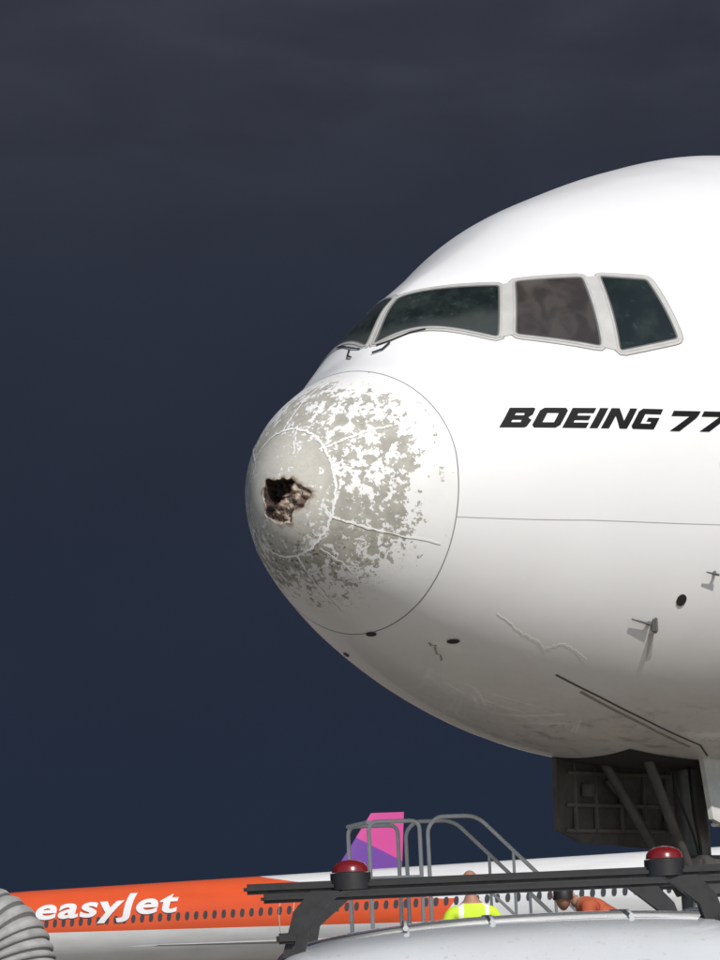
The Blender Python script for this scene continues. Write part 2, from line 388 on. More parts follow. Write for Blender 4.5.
def glassmat(name,c1,c2,scale,thr=(.5,.7),band=None):
    m=mat(name,c1,.06,0,0,.7); t=NT(m.node_tree); b=t.n['Principled BSDF']; o=t.obj()
    f=t.mapr(t.noise(o,scale,5,.6),*thr); c=t.mix(f,c1,c2)
    f2=t.mapr(t.noise(o,scale*4,2,.5),.66,.74,0,.5); c=t.mix(f2,c,tuple(v*1.8 for v in c2))  # greenish reflections painted into the glass colour as noise patches and specks
    if band:
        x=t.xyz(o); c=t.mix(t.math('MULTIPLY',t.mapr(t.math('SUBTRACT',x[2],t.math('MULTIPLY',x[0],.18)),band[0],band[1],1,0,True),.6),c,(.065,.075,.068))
    t.l.new(c,b.inputs['Base Color']); return m
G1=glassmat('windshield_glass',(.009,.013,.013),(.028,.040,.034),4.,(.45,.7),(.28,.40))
G3=glassmat('side_window_glass',(.009,.014,.012),(.024,.033,.025),3.,(.45,.7))
G2=mat('curtained_window_glass',(.1,.08,.07),.08); t=NT(G2.node_tree); b=t.n['Principled BSDF']; o=t.obj()
fo_=t.noise(t.scale(o,(1.6,1.6,.5)),3.6,2,.45,.5); x=t.xyz(o)
c=t.mix(t.mapr(fo_,.36,.64,0,1,True),(.036,.029,.027),(.100,.082,.075))
c=t.mix(t.mapr(t.math('ADD',x[2],t.math('MULTIPLY',x[0],-.5)),-.15,-.35,0,.6,True),c,(.035,.032,.030))
t.l.new(c,b.inputs['Base Color'])
FR=dirty('window_frame_aluminium',(.46,.455,.44),.42,6,.2,.15); PAD=dirty('window_surround_grey',(.48,.475,.46),.5,5,.25)
q1=[(1.325,86.9),(1.725,87.3),(2.26,60.7),(1.82,44.3)]
q2=[(1.95,42.8),(2.38,59.3),(2.83,49.7),(2.49,28.7)]
q3=[(2.61,25.7),(2.95,47.6),(3.25,40.6),(3.17,23.5)]
for s_ in (1,-1):
    nm='port' if s_>0 else 'starboard'
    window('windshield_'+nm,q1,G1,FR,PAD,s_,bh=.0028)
    window('side_window_'+nm,q2,G2 if s_>0 else G3,FR,PAD,s_,bh=.0042)
    window('aft_window_'+nm,q3,G3,FR,PAD,s_,bh=.0056)
    post('window_post_front_'+nm,[q1[3],q1[2],q2[1],q2[0]],PAD,s_); post('window_post_aft_'+nm,[q2[3],q2[2],q3[1],q3[0]],PAD,s_)
def surfpath(pts,off): 
    a=np.array(pts,float); return [tuple(v) for v in SP(a[:,0],np.radians(a[:,1]),off)[0]]
blk=mat('black_rubber',(.015,.015,.015),.5)
for sgn in (1,-1):
    f=lambda L:[(a,b_ if sgn>0 else 180-b_) for a,b_ in L]
    tube('wiper_arm',surfpath(f([(1.22,83),(1.27,79),(1.34,77)]),.018),.009,blk,AIR,6)
    tube('wiper_blade',surfpath(f([(1.315,84),(1.36,77),(1.44,69.5),(1.50,64)]),.012),.006,blk,AIR,6)
# ---- lettering
def text_mesh(body,offset=.02,shear=0.,spacing=1.):
    cu=bpy.data.curves.new('t','FONT'); cu.body=body; cu.size=1; cu.offset=offset; cu.shear=shear; cu.space_character=spacing; cu.resolution_u=6
    ob=bpy.data.objects.new('t',cu); COL.objects.link(ob); bpy.context.view_layer.update()
    me=bpy.data.meshes.new_from_object(ob.evaluated_get(bpy.context.evaluated_depsgraph_get()))
    bpy.data.objects.remove(ob)
    bm=bmesh.new(); bm.from_mesh(me); bmesh.ops.triangulate(bm,faces=bm.faces[:])
    for _ in range(3):
        ed=[e for e in bm.edges if e.calc_length()>.12]
        if ed: bmesh.ops.subdivide_edges(bm,edges=ed,cuts=1); bmesh.ops.triangulate(bm,faces=[f for f in bm.faces if len(f.verts)>3])
    v=np.array([tuple(x.co) for x in bm.verts])[:,:2]; bm.verts.ensure_lookup_table(); bm.verts.index_update()
    f=[tuple(q.index for q in fc.verts) for fc in bm.faces]; bm.free(); return v,f
ink=mat('black_lettering',(.006,.006,.007),.6,0,0,.2)
def block_letters(body,th=.26):
    tv=.37
    G={'B':[[(0,0),(tv,0),(tv,1),(0,1)],[(tv,1),(tv,1-th),(.72,1-th),(1.08,1-.05),(1.0,1)],[(tv,.39),(tv,.61),(.95,.61),(1.0,.5),(.95,.39)],[(tv,0),(tv,th),(.76,th),(1.12,.06),(1.04,0)],[(.72,1-th),(1.08,.95),(1.1,.66),(.95,.5),(.76,.58)],[(.76,.42),(.95,.5),(1.16,.38),(1.12,.06),(.76,th)]],
    'O':[[(.14,0),(0,.14),(0,.86),(.14,1),(tv,1-th),(tv,th)],[(.14,1),(1.06,1),(.86,1-th),(tv,1-th)],[(1.06,1),(1.2,.86),(1.2,.14),(1.06,0),(.86,th),(.86,1-th)],[(1.06,0),(.14,0),(tv,th),(.86,th)]],
    'E':[[(0,0),(tv,0),(tv,1),(0,1)],[(tv,1),(tv,1-th),(1.04,1-th),(1.04,1)],[(tv,.39),(tv,.61),(.98,.61),(.98,.39)],[(tv,0),(tv,th),(1.06,th),(1.06,0)]],
    'I':[[(0,0),(tv,0),(tv,1),(0,1)]],
    'N':[[(0,0),(tv,0),(tv,1),(0,1)],[(tv,1),(tv,.62),(.86,0),(.86,.38)],[(.86,0),(1.2,0),(1.2,1),(.86,1)]],
    'G':[[(.14,0),(0,.14),(0,.86),(.14,1),(tv,1-th),(tv,th)],[(.14,1),(1.14,1),(1.14,1-th),(tv,1-th)],[(.14,0),(tv,th),(.84,th),(1.16,0)],[(.84,th),(1.16,0),(1.16,.56),(.84,.56)],[(.60,.56),(.84,.56),(.84,.37),(.60,.37)]],
    '7':[[(0,1),(0,1-th),(.78,1-th),(1.14,.84),(1.14,1)],[(.78,1-th),(1.14,.84),(1.10,.66),(.68,0),(.26,0)]]}
    Wd={'B':1.16,'O':1.2,'E':1.06,'I':tv,'N':1.2,'G':1.16,'7':1.14}
    V=[];F_=[];x0=0
    for ch_ in body:
        for pl in G[ch_]:
            b0=len(V); V+=[(x0+a,b_) for a,b_ in pl]; F_.append(tuple(range(b0,b0+len(pl))))
        x0+=Wd[ch_]+.14
    bm=bmesh.new(); vv=[bm.verts.new((a,b_,0)) for a,b_ in V]; 
    for f in F_:
        try: bm.faces.new([vv[i] for i in f])
        except ValueError: pass
    bmesh.ops.triangulate(bm,faces=bm.faces[:])
    for _ in range(3):
        ed=[e for e in bm.edges if e.calc_length()>.2]
        if ed: bmesh.ops.subdivide_edges(bm,edges=ed,cuts=1); bmesh.ops.triangulate(bm,faces=[f for f in bm.faces if len(f.verts)>3])
    bm.verts.index_update(); v=np.array([tuple(q.co) for q in bm.verts])[:,:2]; f=[tuple(q.index for q in fc.verts) for fc in bm.faces]; bm.free(); return v,f,x0-.14
def hull_text(name,body,A0,A1,hz,sh0,sh1,side=1):
    v,f,wd=block_letters(body)
    u_=v[:,0]/wd; h_=v[:,1]
    s_=A0[0]+(A1[0]-A0[0])*u_+h_*(sh0+(sh1-sh0)*u_); z_=A0[1]+(A1[1]-A0[1])*u_+h_*hz
    ph=phi_of(s_,z_)
    if side<0: ph=math.pi-ph
    p,_=SP(s_,ph,.006); return mk(name,p.tolist(),f,ink,AIR)
def sz(s,ph): return float(surf(np.array([s]),np.array([rad(ph)]))[0,2])
zA=sz(1.36,12.7); zB=sz(2.72,-.5); zC=sz(3.32,-1.4); hz=(sz(2.79,6.8)-zB)*.93
for sd_ in (1,-1):
    hull_text('lettering_name',"BOEING",(1.355,zA),(2.68,zB),hz,.155,.12,sd_)
    hull_text('lettering_number',"777",(2.775,zB-.008),(3.62,zC-.01),hz,.12,.12,sd_)
# ---- probes, ports, antennae
def disc(name,s_,ph,r1,r2,m,off=.004):
    c,n=SP(s_,rad(ph),off); c=Vector(c[0]); n=Vector(n[0]); a=Vector((0,0,1)).cross(n).normalized(); b_=n.cross(a)
    k=24; vs=[c+a*math.cos(2*math.pi*i/k)*r1+b_*math.sin(2*math.pi*i/k)*r2 for i in range(k)]
    vs+=[v+n*.006 for v in vs]; fs=[tuple(range(k,2*k))]+[(i,(i+1)%k,k+(i+1)%k,k+i) for i in range(k)]
    mk(name,vs,fs,m,AIR)
def probe(name,s_,ph,l=.14,h=.06):
    p,n=SP(s_,rad(ph)); p=Vector(p[0]); n=Vector(n[0]); ax=Vector((-1,0,0)); ax=(ax-n*ax.dot(n)).normalized()
    o1=tube(name+'a',[p-n*.01,p+n*h*.6+ax*.02,p+n*h+ax*.05],[.022,.014,.011],dark,None,8)
    o2=tube(name+'b',[p+n*h,p+n*h+ax*l],[.012,.006],dark,None,8)
    join(name,[o1,o2],AIR)
for sd_ in (1,-1):
    F_=lambda a: a if sd_>0 else 180-a
    disc('static_port',1.55,F_(-66.4),.055,.028,blk); disc('angle_sensor',3.26,F_(-36.3),.05,.055,blk)
    disc('ice_detector',3.38,F_(-8.4),.05,.065,dark)
    probe('pitot_probe',3.49,F_(-29.8)); probe('pitot_probe_lower',3.06,F_(-42.6),.22,.03)
    p,n=SP(3.11,rad(F_(-42.6))); box('temperature_probe',tuple(p[0]+n[0]*.015),(.06,.05,.15),dark,AIR,.015)
    ribbon('probe_shadow_streak',[(3.14,F_(-45)),(3.28,F_(-51))],.05,mat('probe_shadow_grey',(.5,.49,.46),.6),.002)  # grey streak painted below the probe as its shadow
disc('drain_mast',1.10,-87,.05,.03,blk)
for sd_ in (1,-1):
    F_=lambda a:a if sd_>0 else 180-a
    ribbon('door_outline',[(5.6,F_(24)),(6.7,F_(24)),(6.7,F_(-12)),(5.6,F_(-12)),(5.6,F_(24))],.02,soft)
    vs=[];fs=[]
    for k in range(80):
        s_=8+k*.533
        if s_>48: break
        sq=squircle(16,e=3.); z0=.45
        pp=[(s_+(a-.5)*.26,z0+(b_-.5)*.38) for a,b_ in sq]; a=np.array(pp)
        ph=phi_of(a[:,0],a[:,1]); ph=ph if sd_>0 else math.pi-ph
        b0=len(vs); vs+=SP(a[:,0],ph,.006)[0].tolist(); fs.append(tuple(range(b0,b0+16)))
    mk('cabin_windows',vs,fs,G3,AIR)
def wing(name,root,tip,m,parent,th=.12):
    rings=[]; fin_=name.startswith('fin')
    for k in range(9):
        f=k/8; le=Vector(root[0]).lerp(Vector(tip[0]),f); c_=root[1]+(tip[1]-root[1])*f
        r=[]
        for i in range(20):
            a=2*math.pi*i/20; xx=.5-.5*math.cos(a); tt=th*2.2*(.2969*math.sqrt(max(xx,0))-.126*xx-.3516*xx**2+.2843*xx**3-.1015*xx**4)*c_
            sgn=1 if a<math.pi else -1
            r.append((le.x+xx*c_,le.y+sgn*tt,le.z) if fin_ else (le.x+xx*c_,le.y,le.z+sgn*tt))
        rings.append(r)
    return loft(name,rings,m,parent)
WG=dirty('wing_grey_paint',(.5,.5,.5),.4,.6,.2)
for sg_,nm in ((-1,'port'),(1,'starboard')):
    wing('wing_'+nm,((26,sg_*2.6,-1.9),13),((50,sg_*31,1.7),2.0),WG,AIR)
    wing('tailplane_'+nm,((54,sg_*.6,1.6),6.5),((60.5,sg_*10.5,2.3),2),WG,AIR)
    rings=[]
    for xx,r in ((0,1.55),(.15,1.75),(1.5,1.95),(3.5,1.8),(5.2,1.35),(6.6,.75),(7.4,.15)):
        rings.append([(27.2+xx,sg_*9.6+r*math.cos(a),-3.1+r*math.sin(a)) for a in np.linspace(0,2*math.pi,41)[:-1]])
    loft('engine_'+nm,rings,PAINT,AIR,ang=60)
    box('engine_pylon_'+nm,(31.5,sg_*9.6,-1.35),(6,.35,1.1),WG,AIR,.1)
    for dx in (-1.5,0,1.5):
        for dy in (-.7,.7): wheel('main_wheel',(38+dx,sg_*5.5+dy,-5.72),.67,.5,blk,WG,AIR)
    tube('main_gear_leg',[(38,sg_*5.5,-2),(38,sg_*5.5,-5.7)],.22,WG,AIR)
FINM=dirty('fin_white_paint',(.75,.75,.75),.4,.6,.1)
wing('fin',((50,0,2.6),9.5),((59.5,0,12.2),3.6),FINM,AIR)
# ---- nose gear
gd=dirty('gear_door_grime',(.085,.080,.074),.55,5,.7,0,0,.004); gi=dirty('gear_steel',(.15,.15,.145),.4,9,.5,.3); gw=dirty('gear_white_paint',(.60,.60,.58),.4,6,.35); gr=dirty('gear_door_rib',(.14,.135,.125),.5,8,.5)
def gdoor(name,s0,s1,y,z1,m,flare=0.08,rib=None):
    zt_=-2.98; rib=rib or m
    prof_=[(s0,zt_+.06),(s1,zt_-.02),(s1-.02,z1),(s1-.35,z1-.03),(s0+.45,z1+.03),(s0+.05,z1+.15)]
    sy=1 if y>0 else -1
    a=[(p,y,q) for p,q in prof_]; k=len(a)
    vs=[(p,yy+(zt_-q)*flare*sy,q) for p,yy,q in a]+[(p,yy+.05*sy+(zt_-q)*flare*sy,q) for p,yy,q in a]
    o1=mk(name+'p',vs,[tuple(range(k)),tuple(range(k,2*k))[::-1]]+[(i,(i+1)%k,k+(i+1)%k,k+i) for i in range(k)],m)
    parts=[o1]; yi=y-.012*sy
    for q in (.14,.3,.5,.68,.86):
        parts.append(box(name+'r',(s0+(s1-s0)*q,yi+.4*flare*sy,-3.36),(.03,.04,.66),rib,None,.008))
    for zq,fl in ((-3.14,.16),(-3.44,.46),(-3.68,.7)): parts.append(box(name+'r2',(s0+(s1-s0)*.5,yi+fl*flare*sy-.004*sy,zq),((s1-s0)*.84,.035,.035),rib,None,.008))
    parts.append(box(name+'r3',(s0+(s1-s0)*.22,yi-.03*sy+.3*flare*sy,-3.3),(.16,.05,.12),gi,None,.01))
    parts.append(tube(name+'r4',[(s0+(s1-s0)*.35,yi-.03*sy,-3.2),(s0+(s1-s0)*.62,yi-.05*sy,-3.62)],.022,gi))
    return join(name,parts,AIR)
gdoor('nose_gear_door_starboard',4.42,6.55,.46,-3.82,gd,.08,gr)
gdoor('nose_gear_door_port',5.42,6.9,-.46,-3.78,gw)
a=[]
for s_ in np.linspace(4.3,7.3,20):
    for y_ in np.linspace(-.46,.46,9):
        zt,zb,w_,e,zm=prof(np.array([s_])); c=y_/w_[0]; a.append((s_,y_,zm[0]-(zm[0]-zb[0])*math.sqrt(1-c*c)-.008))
mk('gear_bay_shade_sheet',a,[(i*9+j,i*9+j+1,(i+1)*9+j+1,(i+1)*9+j) for i in range(19) for j in range(8)],mat('gear_bay_shade',(.012,.012,.012),.9),AIR)  # flush dark sheet stands in for the shaded bay; no bay is cut
lg=[tube('a',[(5.95,0,-2.9),(6.0,0,-4.6)],.16,gi,None,20),tube('b',[(6.0,0,-4.5),(6.02,0,-5.75)],.105,gi,None,20),
    tube('c',[(6.02,-.52,-5.85),(6.02,.52,-5.85)],.08,gi,None,16),tube('d',[(4.9,-.22,-3.0),(5.85,-.1,-4.3)],.05,gd,None,12),tube('e',[(4.9,.28,-3.0),(5.85,.1,-4.3)],.05,gd,None,12),
    tube('f',[(5.8,-.15,-4.2),(5.55,-.15,-4.9),(5.8,-.1,-5.6)],.04,gi,None,10),box('g',(5.85,0,-4.1),(.4,.62,.3),gd,None,.04),box('h',(5.78,-.38,-4.25),(.14,.2,.2),gi,None,.03),box('h2',(5.78,.38,-4.25),(.14,.2,.2),gi,None,.03),
    tube('i',rnd([(5.65,-.2,-3.0),(5.6,-.26,-3.5),(5.82,-.18,-3.9),(5.8,-.15,-4.6)],.1),.018,blk,None,6),tube('j',rnd([(5.5,-.1,-3.0),(5.45,-.2,-3.4),(5.7,-.2,-3.8),(5.9,-.18,-4.3)],.1),.014,blk,None,6)]
join('nose_gear_leg',lg,AIR)
for y_ in (-.33,.33): wheel('nose_wheel',(6.02,y_,-5.86),.54,.36,blk,gw,AIR)
# ------------------------------------------------------------------ background airliners
def jet(name,loc,rz,L,bodymat,finmat,fin):
    J=empty(name,loc,rz); Rr=1.98
    st=[0,.15,.5,1.1,2,3.2,4.6,6]+list(np.linspace(8,L-13,24))+[L-11,L-8,L-5,L-2,L-.3,L]
    rings=[]
    for s_ in st:
        f=min(1,s_/5.5); r=Rr*math.sqrt(max(0,1-(1-f)**2.1)) if s_>0 else .02; zc=-.45*(1-f)**1.3
        g_=max(0,(s_-(L-13))/13); r_=r*(1-.88*g_**1.35); zc+=1.35*g_**1.35
        rings.append([(s_,r_*math.cos(a),zc+r_*1.02*math.sin(a)) for a in np.linspace(0,2*math.pi,49)[:-1]])
    loft('fuselage',rings,bodymat,J,ang=60)
    for sg_,nm in ((-1,'a'),(1,'b')):
        vs=[];fs=[]
        s_=6.5
        while s_<L-12.5:
            z=.33
            sq=squircle(10,e=3.); b0=len(vs)
            for a,b_ in sq:
                zq=z+(b_-.5)*.38; vs.append((s_+(a-.5)*.25,sg_*(math.sqrt(Rr**2-(zq/1.02)**2)+.014),zq))
            fs.append(tuple(range(b0,b0+10))); s_+=.53
        mk('cabin_windows_'+nm,vs,fs,JG,J)
        for k,(s0,s1) in enumerate(((1.35,2.0),(2.1,2.75))):
            pts=[]
            for s_,z in ((s0,.28),(s0+.15,.72),(s1,.78 if k==0 else .7),(s1,.22)):
                f=min(1,s_/5.5); r=Rr*math.sqrt(1-(1-f)**2.1)+.03; zc=-.45*(1-f)**1.3; pts.append((s_,sg_*math.sqrt(max(.01,r*r-(z-zc)**2)),z))
            mk('cockpit_window',pts,[(0,1,2,3)],G1,J)
        for s0 in (4.6,L-12.3,L*.5-1):
            for a_,b_ in (((s0,-.75),(s0,1.2)),((s0+.8,-.75),(s0+.8,1.2)),((s0,1.2),(s0+.8,1.2)),((s0,-.75),(s0+.8,-.75))):
                path=[]
                for k in range(9):
                    q=k/8; x_=a_[0]+(b_[0]-a_[0])*q; z=a_[1]+(b_[1]-a_[1])*q; path.append((x_,sg_*(math.sqrt(Rr**2-(z/1.02)**2)),z))
                tube('door_seam',path,.02,soft,J,5)
        wing('wing_'+nm,((15.2,sg_*1.4,-1.25),6.5),((24.5,sg_*17,-1.15),1.5),WG,J)
        wing('tailplane_'+nm,((L-6,sg_*.5,1.2),3.6),((L-2.5,sg_*6.2,1.7),1.3),WG,J)
        rg=[]
        for xx,r in ((0,.98),(.1,1.1),(1.0,1.2),(2.4,1.1),(3.6,.75),(4.4,.5)):
            rg.append([(13.0+xx,sg_*5.75+r*math.cos(a),-2.2+r*math.sin(a)) for a in np.linspace(0,2*math.pi,33)[:-1]])
        loft('engine_'+nm,rg,bodymat,J,ang=60)
        box('pylon_'+nm,(15.8,sg_*5.75,-1.25),(3.4,.2,.7),WG,J,.05)
        tube('main_gear_'+nm,[(20.5,sg_*3.8,-1.2),(20.5,sg_*3.8,-3.3)],.12,gw,J)
        for d in (-.3,.3): wheel('main_wheel_'+nm,(20.5,sg_*3.8+d,-3.32),.57,.36,blk,gw,J)
    tube('nose_gear',[(5,0,-1.8),(5,0,-3.4)],.1,gw,J)
    for d in (-.25,.25): wheel('nose_wheel',(5,d,-3.5),.38,.22,blk,gw,J)
    wing('fin',fin[0],fin[1],finmat,J,.10)
    return J
JG=mat('distant_cabin_window',(.06,.06,.065),.3)
lv=mat('orange_white_livery',(.8,.8,.8),.35,0,.3); t=NT(lv.node_tree); b=t.n['Principled BSDF']; o=t.obj(); x=t.xyz(o)
zu=t.mapr(x[0],20.0,32.4,.45,2.2); zl=t.mapr(x[0],20.0,46,-.55,-.05)
m1=t.math('GREATER_THAN',x[2],zl); m2=t.math('LESS_THAN',x[2],zu); tipx=t.math('ADD',19.6,t.math('MULTIPLY',x[2],-.9)); m3=t.math('GREATER_THAN',x[0],tipx)
mk_=t.math('MULTIPLY',t.math('MULTIPLY',m1,m2),m3)
dd=t.mapr(t.noise(t.scale(o,(.3,1,2)),1.4,5),.4,.7,0,.25)
c=t.mix(mk_,t.mix(dd,(.76,.76,.76),(.45,.43,.4)),t.mix(dd,(.76,.105,.03),(.5,.07,.02))); t.l.new(c,b.inputs['Base Color'])
fo=mat('orange_fin_paint',(.76,.095,.02),.35)
a2=math.atan2(.542,-.841)
nose=(13.95+.841*8,130-.542*8)
LJ=58
J1=jet('orange_airliner',(nose[0],nose[1],3.92),a2,LJ,lv,fo,(((LJ-9,0,1.6),7.2),((LJ-3,0,8.0),2.6)))
v,f=text_mesh("easyJet",.028,0,1.08); u_=(v[:,0]-v[:,0].min())/np.ptp(v[:,0]); hcap=v[:,1].max()
side=-1 if (Matrix.Rotation(a2,3,'Z')@Vector((0,1,0))).y>0 else 1
vs=[]
for uu,hh in zip(u_,v[:,1]/hcap):
    z=.56+hh*1.0; vs.append((43.3-8.6*uu,side*(math.sqrt(1.98**2-(z/1.02)**2)+.05),z))
mk('lettering',vs,f,mat('white_lettering',(.82,.82,.82),.4),J1)
L2=37.6; xt=(410-378)/3000*208+.3
pf=mat('pink_purple_fin',(.6,.02,.25),.45); t=NT(pf.node_tree); b=t.n['Principled BSDF']; o=t.obj(); x=t.xyz(o)
dg=t.math('GREATER_THAN',t.math('ADD',x[2],t.math('MULTIPLY',x[0],.55)),24.9)
t.l.new(t.mix(dg,(.12,.03,.27),(.50,.045,.24)),b.inputs['Base Color'])
wl=mat('white_pink_livery',(.78,.78,.78),.35)
jet('pink_tail_airliner',(xt-L2*math.cos(.15),208-L2*math.sin(.15),3.92),.15,L2,wl,pf,(((L2-7.2,0,1.6),6.2),((L2-2.8,0,8.0),2.3)))
# ------------------------------------------------------------------ boarding / maintenance steps
ST=empty('mobile_stairs',(.34,29.2,0),rad(14))
al=dirty('stair_rail_metal',(.74,.75,.76),.42,7,.3,.0); dk=dirty('stair_tread_metal',(.18,.18,.18),.5,6,.4,.4)
H=1.85; parts=[]
for y_ in (-.42,.42):
    p=[tube('r',rnd([(-.52,y_,H),(-.52,y_,H+1.05),(-.02,y_,H+1.05),(-.02,y_,H)],.09),.020,al,None),
       tube('r',rnd([(-.02+.08,y_,H-.1),(.06,y_,H+.98),(.16,y_,H+1.08),(.55,y_,H+1.08),(1.7,y_,H-.05),(2.2,y_,.45),(2.25,y_,.1)],.12,7),.020,al,None),
       tube('r',rnd([(.12,y_,H+.5),(.5,y_,H+.5),(1.62,y_,H-.6)],.1),.015,al,None),
       tube('r',[(-.52,y_,H+.52),(-.02,y_,H+.52)],.015,al,None),
       tube('r',[(.5,y_,H),(2.35,y_,.1)],.04,al,None),tube('r',[(-.52,y_,.15),(-.52,y_,H)],.035,al,None),tube('r',[(.45,y_,.15),(.45,y_,H)],.035,al,None),
       tube('r',[(-.52,y_,.2),(.45,y_,H-.1)],.02,al,None),tube('r',[(-.52,y_,.2),(2.3,y_,.2)],.035,al,None)]
    for q in (.9,1.3): p.append(tube('r',[(q,y_,H-(q-.5)),(q,y_,H+1.08-(q-.55))],.015,al,None))
    parts+=p
    for xx in (-.4,2.0): parts.append(wheel('w',(xx,y_*1.1,.12),.12,.07,blk,al))
parts.append(tube('r',[(-.52,-.42,H+1.05),(-.52,.42,H+1.05)],.020,al)); parts.append(tube('r',[(-.52,-.42,H+.5),(-.52,.42,H+.5)],.015,al))
parts.append(box('pl',(-.02,0,H),(1.1,.9,.05),dk))
for k in range(9):
    parts.append(box('st',(.62+k*.2,0,H-.19*(k+1)),(.22,.82,.03),dk,None,.005))
join('frame_and_steps',parts,ST)
# ------------------------------------------------------------------ people
def skin_chain(name,verts,edges,m,lv_=2):
    me=bpy.data.meshes.new(name); me.from_pydata([v[0] for v in verts],edges,[]); ob=bpy.data.objects.new(name,me); COL.objects.link(ob)
    md=ob.modifiers.new('s','SKIN'); md.use_smooth_shade=True
    for i,v in enumerate(verts):
        sv=me.skin_vertices[0].data[i]; r=v[1]; sv.radius=(r,r) if not hasattr(r,'__len__') else r
    me.skin_vertices[0].data[0].use_root=True
    sb=ob.modifiers.new('u','SUBSURF'); sb.levels=lv_; sb.render_levels=lv_
    bpy.context.view_layer.update()
    me2=bpy.data.meshes.new_from_object(ob.evaluated_get(bpy.context.evaluated_depsgraph_get()))
    bpy.data.objects.remove(ob)
    o2=bpy.data.objects.new(name,me2); COL.objects.link(o2); me2.materials.clear()
    for mm in (m if isinstance(m,list) else [m]): me2.materials.append(mm)
    me2.shade_smooth(); return o2
skinm=dirty('skin',(.34,.17,.115),.5,12,.15)
def head(name,c,yaw,hairm,bald,pitch=0,parent=None):
    bm=bmesh.new(); bmesh.ops.create_uvsphere(bm,u_segments=40,v_segments=30,radius=1)
    for v in bm.verts:
        x,y,z=v.co
        X_=x*.076*(1-.22*max(0,-z)); Y_=y*.098; Z_=z*.118
        if z<-.2: Y_+=.012*(-z) if y>0 else .03*(-z-.2); 
        def bumpf(cx,cz,sx,sz_,a): return a*math.exp(-((x-cx)/sx)**2-((z-cz)/sz_)**2) if y>0 else 0
        Y_+=bumpf(0,-.12,.14,.22,.020)+bumpf(0,-.22,.13,.09,.012)+bumpf(0,.2,.5,.09,.006)-bumpf(.36,.03,.16,.1,.010)-bumpf(-.36,.03,.16,.1,.010)+bumpf(0,-.52,.3,.07,.006)-bumpf(0,-.45,.3,.03,.004)+bumpf(0,-.8,.28,.14,.010)
        v.co=(X_,Y_,Z_)
    me=bpy.data.meshes.new(name); bm.to_mesh(me); bm.free(); me.shade_smooth(); me.materials.append(skinm)
    hd=bpy.data.objects.new(name,me); COL.objects.link(hd); pr=[hd]
    eye=mat('eye',(.03,.02,.02),.2)
    for sx in (-1,1):
        pr.append(tube('ear',[(sx*.074,-.005,-.03),(sx*.086,-.012,-.01),(sx*.088,-.02,.018),(sx*.078,-.012,.03)],[.008,.012,.013,.007],skinm,None,8))
        bmm=bmesh.new(); bmesh.ops.create_uvsphere(bmm,u_segments=10,v_segments=8,radius=.011); me_=bpy.data.meshes.new('e'); bmm.to_mesh(me_); bmm.free(); me_.materials.append(eye)
        e_=bpy.data.objects.new('e',me_); COL.objects.link(e_); e_.data.transform(Matrix.Translation((sx*.028,.083,.004))); pr.append(e_)
    bm=bmesh.new(); bmesh.ops.create_uvsphere(bm,u_segments=40,v_segments=30,radius=1)
    dl=[]
    for v in bm.verts:
        x,y,z=v.co
        lim=.42 if y>.35 else (.42-.9*(.35-y) if y>-.4 else -.35)
        if not bald and y<.25: lim=min(lim,-.30)
        if bald and z>.35: lim=2
        if z<lim: dl.append(v)
        k=1+.05+.03*noise.noise(Vector((x*5,y*5,z*5)))+(0 if bald else .09)
        v.co=(x*.077*k,y*.100*k,z*.119*k)
    bmesh.ops.delete(bm,geom=dl,context='VERTS')
    me=bpy.data.meshes.new('h'); bm.to_mesh(me); bm.free(); me.shade_smooth(); me.materials.append(hairm); h_=bpy.data.objects.new('h',me); COL.objects.link(h_); pr.append(h_)
    j=join(name,pr,parent); j.location=c; j.rotation_euler=(pitch,0,yaw); return j
def hand(w_,d,side,m):
    w_=Vector(w_); d=Vector(d).normalized(); a=Vector((0,1,0)); a=(a-d*a.dot(d)).normalized(); n=d.cross(a)
    vs=[(tuple(w_),(.028,.022)),(tuple(w_+d*.05),(.038,.016)),(tuple(w_+d*.09),(.038,.014))]; ed=[(0,1),(1,2)]; pr=[skin_chain('palm',vs,ed,m,1)]
    for k,(o_,l) in enumerate(((-.03,.066),(-.010,.078),(.010,.072),(.029,.056))):
        b0=w_+d*.085+a*o_; cv=n*side
        pr.append(skin_chain('f',[(tuple(b0),.010),(tuple(b0+d*l*.45+cv*.006),.0095),(tuple(b0+d*l*.75+cv*.018),.0088),(tuple(b0+d*l*.92+cv*.034),.0075)],[(0,1),(1,2),(2,3)],m,1))
    b0=w_+d*.03-a*.03; pr.append(skin_chain('th',[(tuple(b0),.012),(tuple(b0+d*.03-a*.022),.011),(tuple(b0+d*.06-a*.026),.009)],[(0,1),(1,2)],m,1))
    return pr
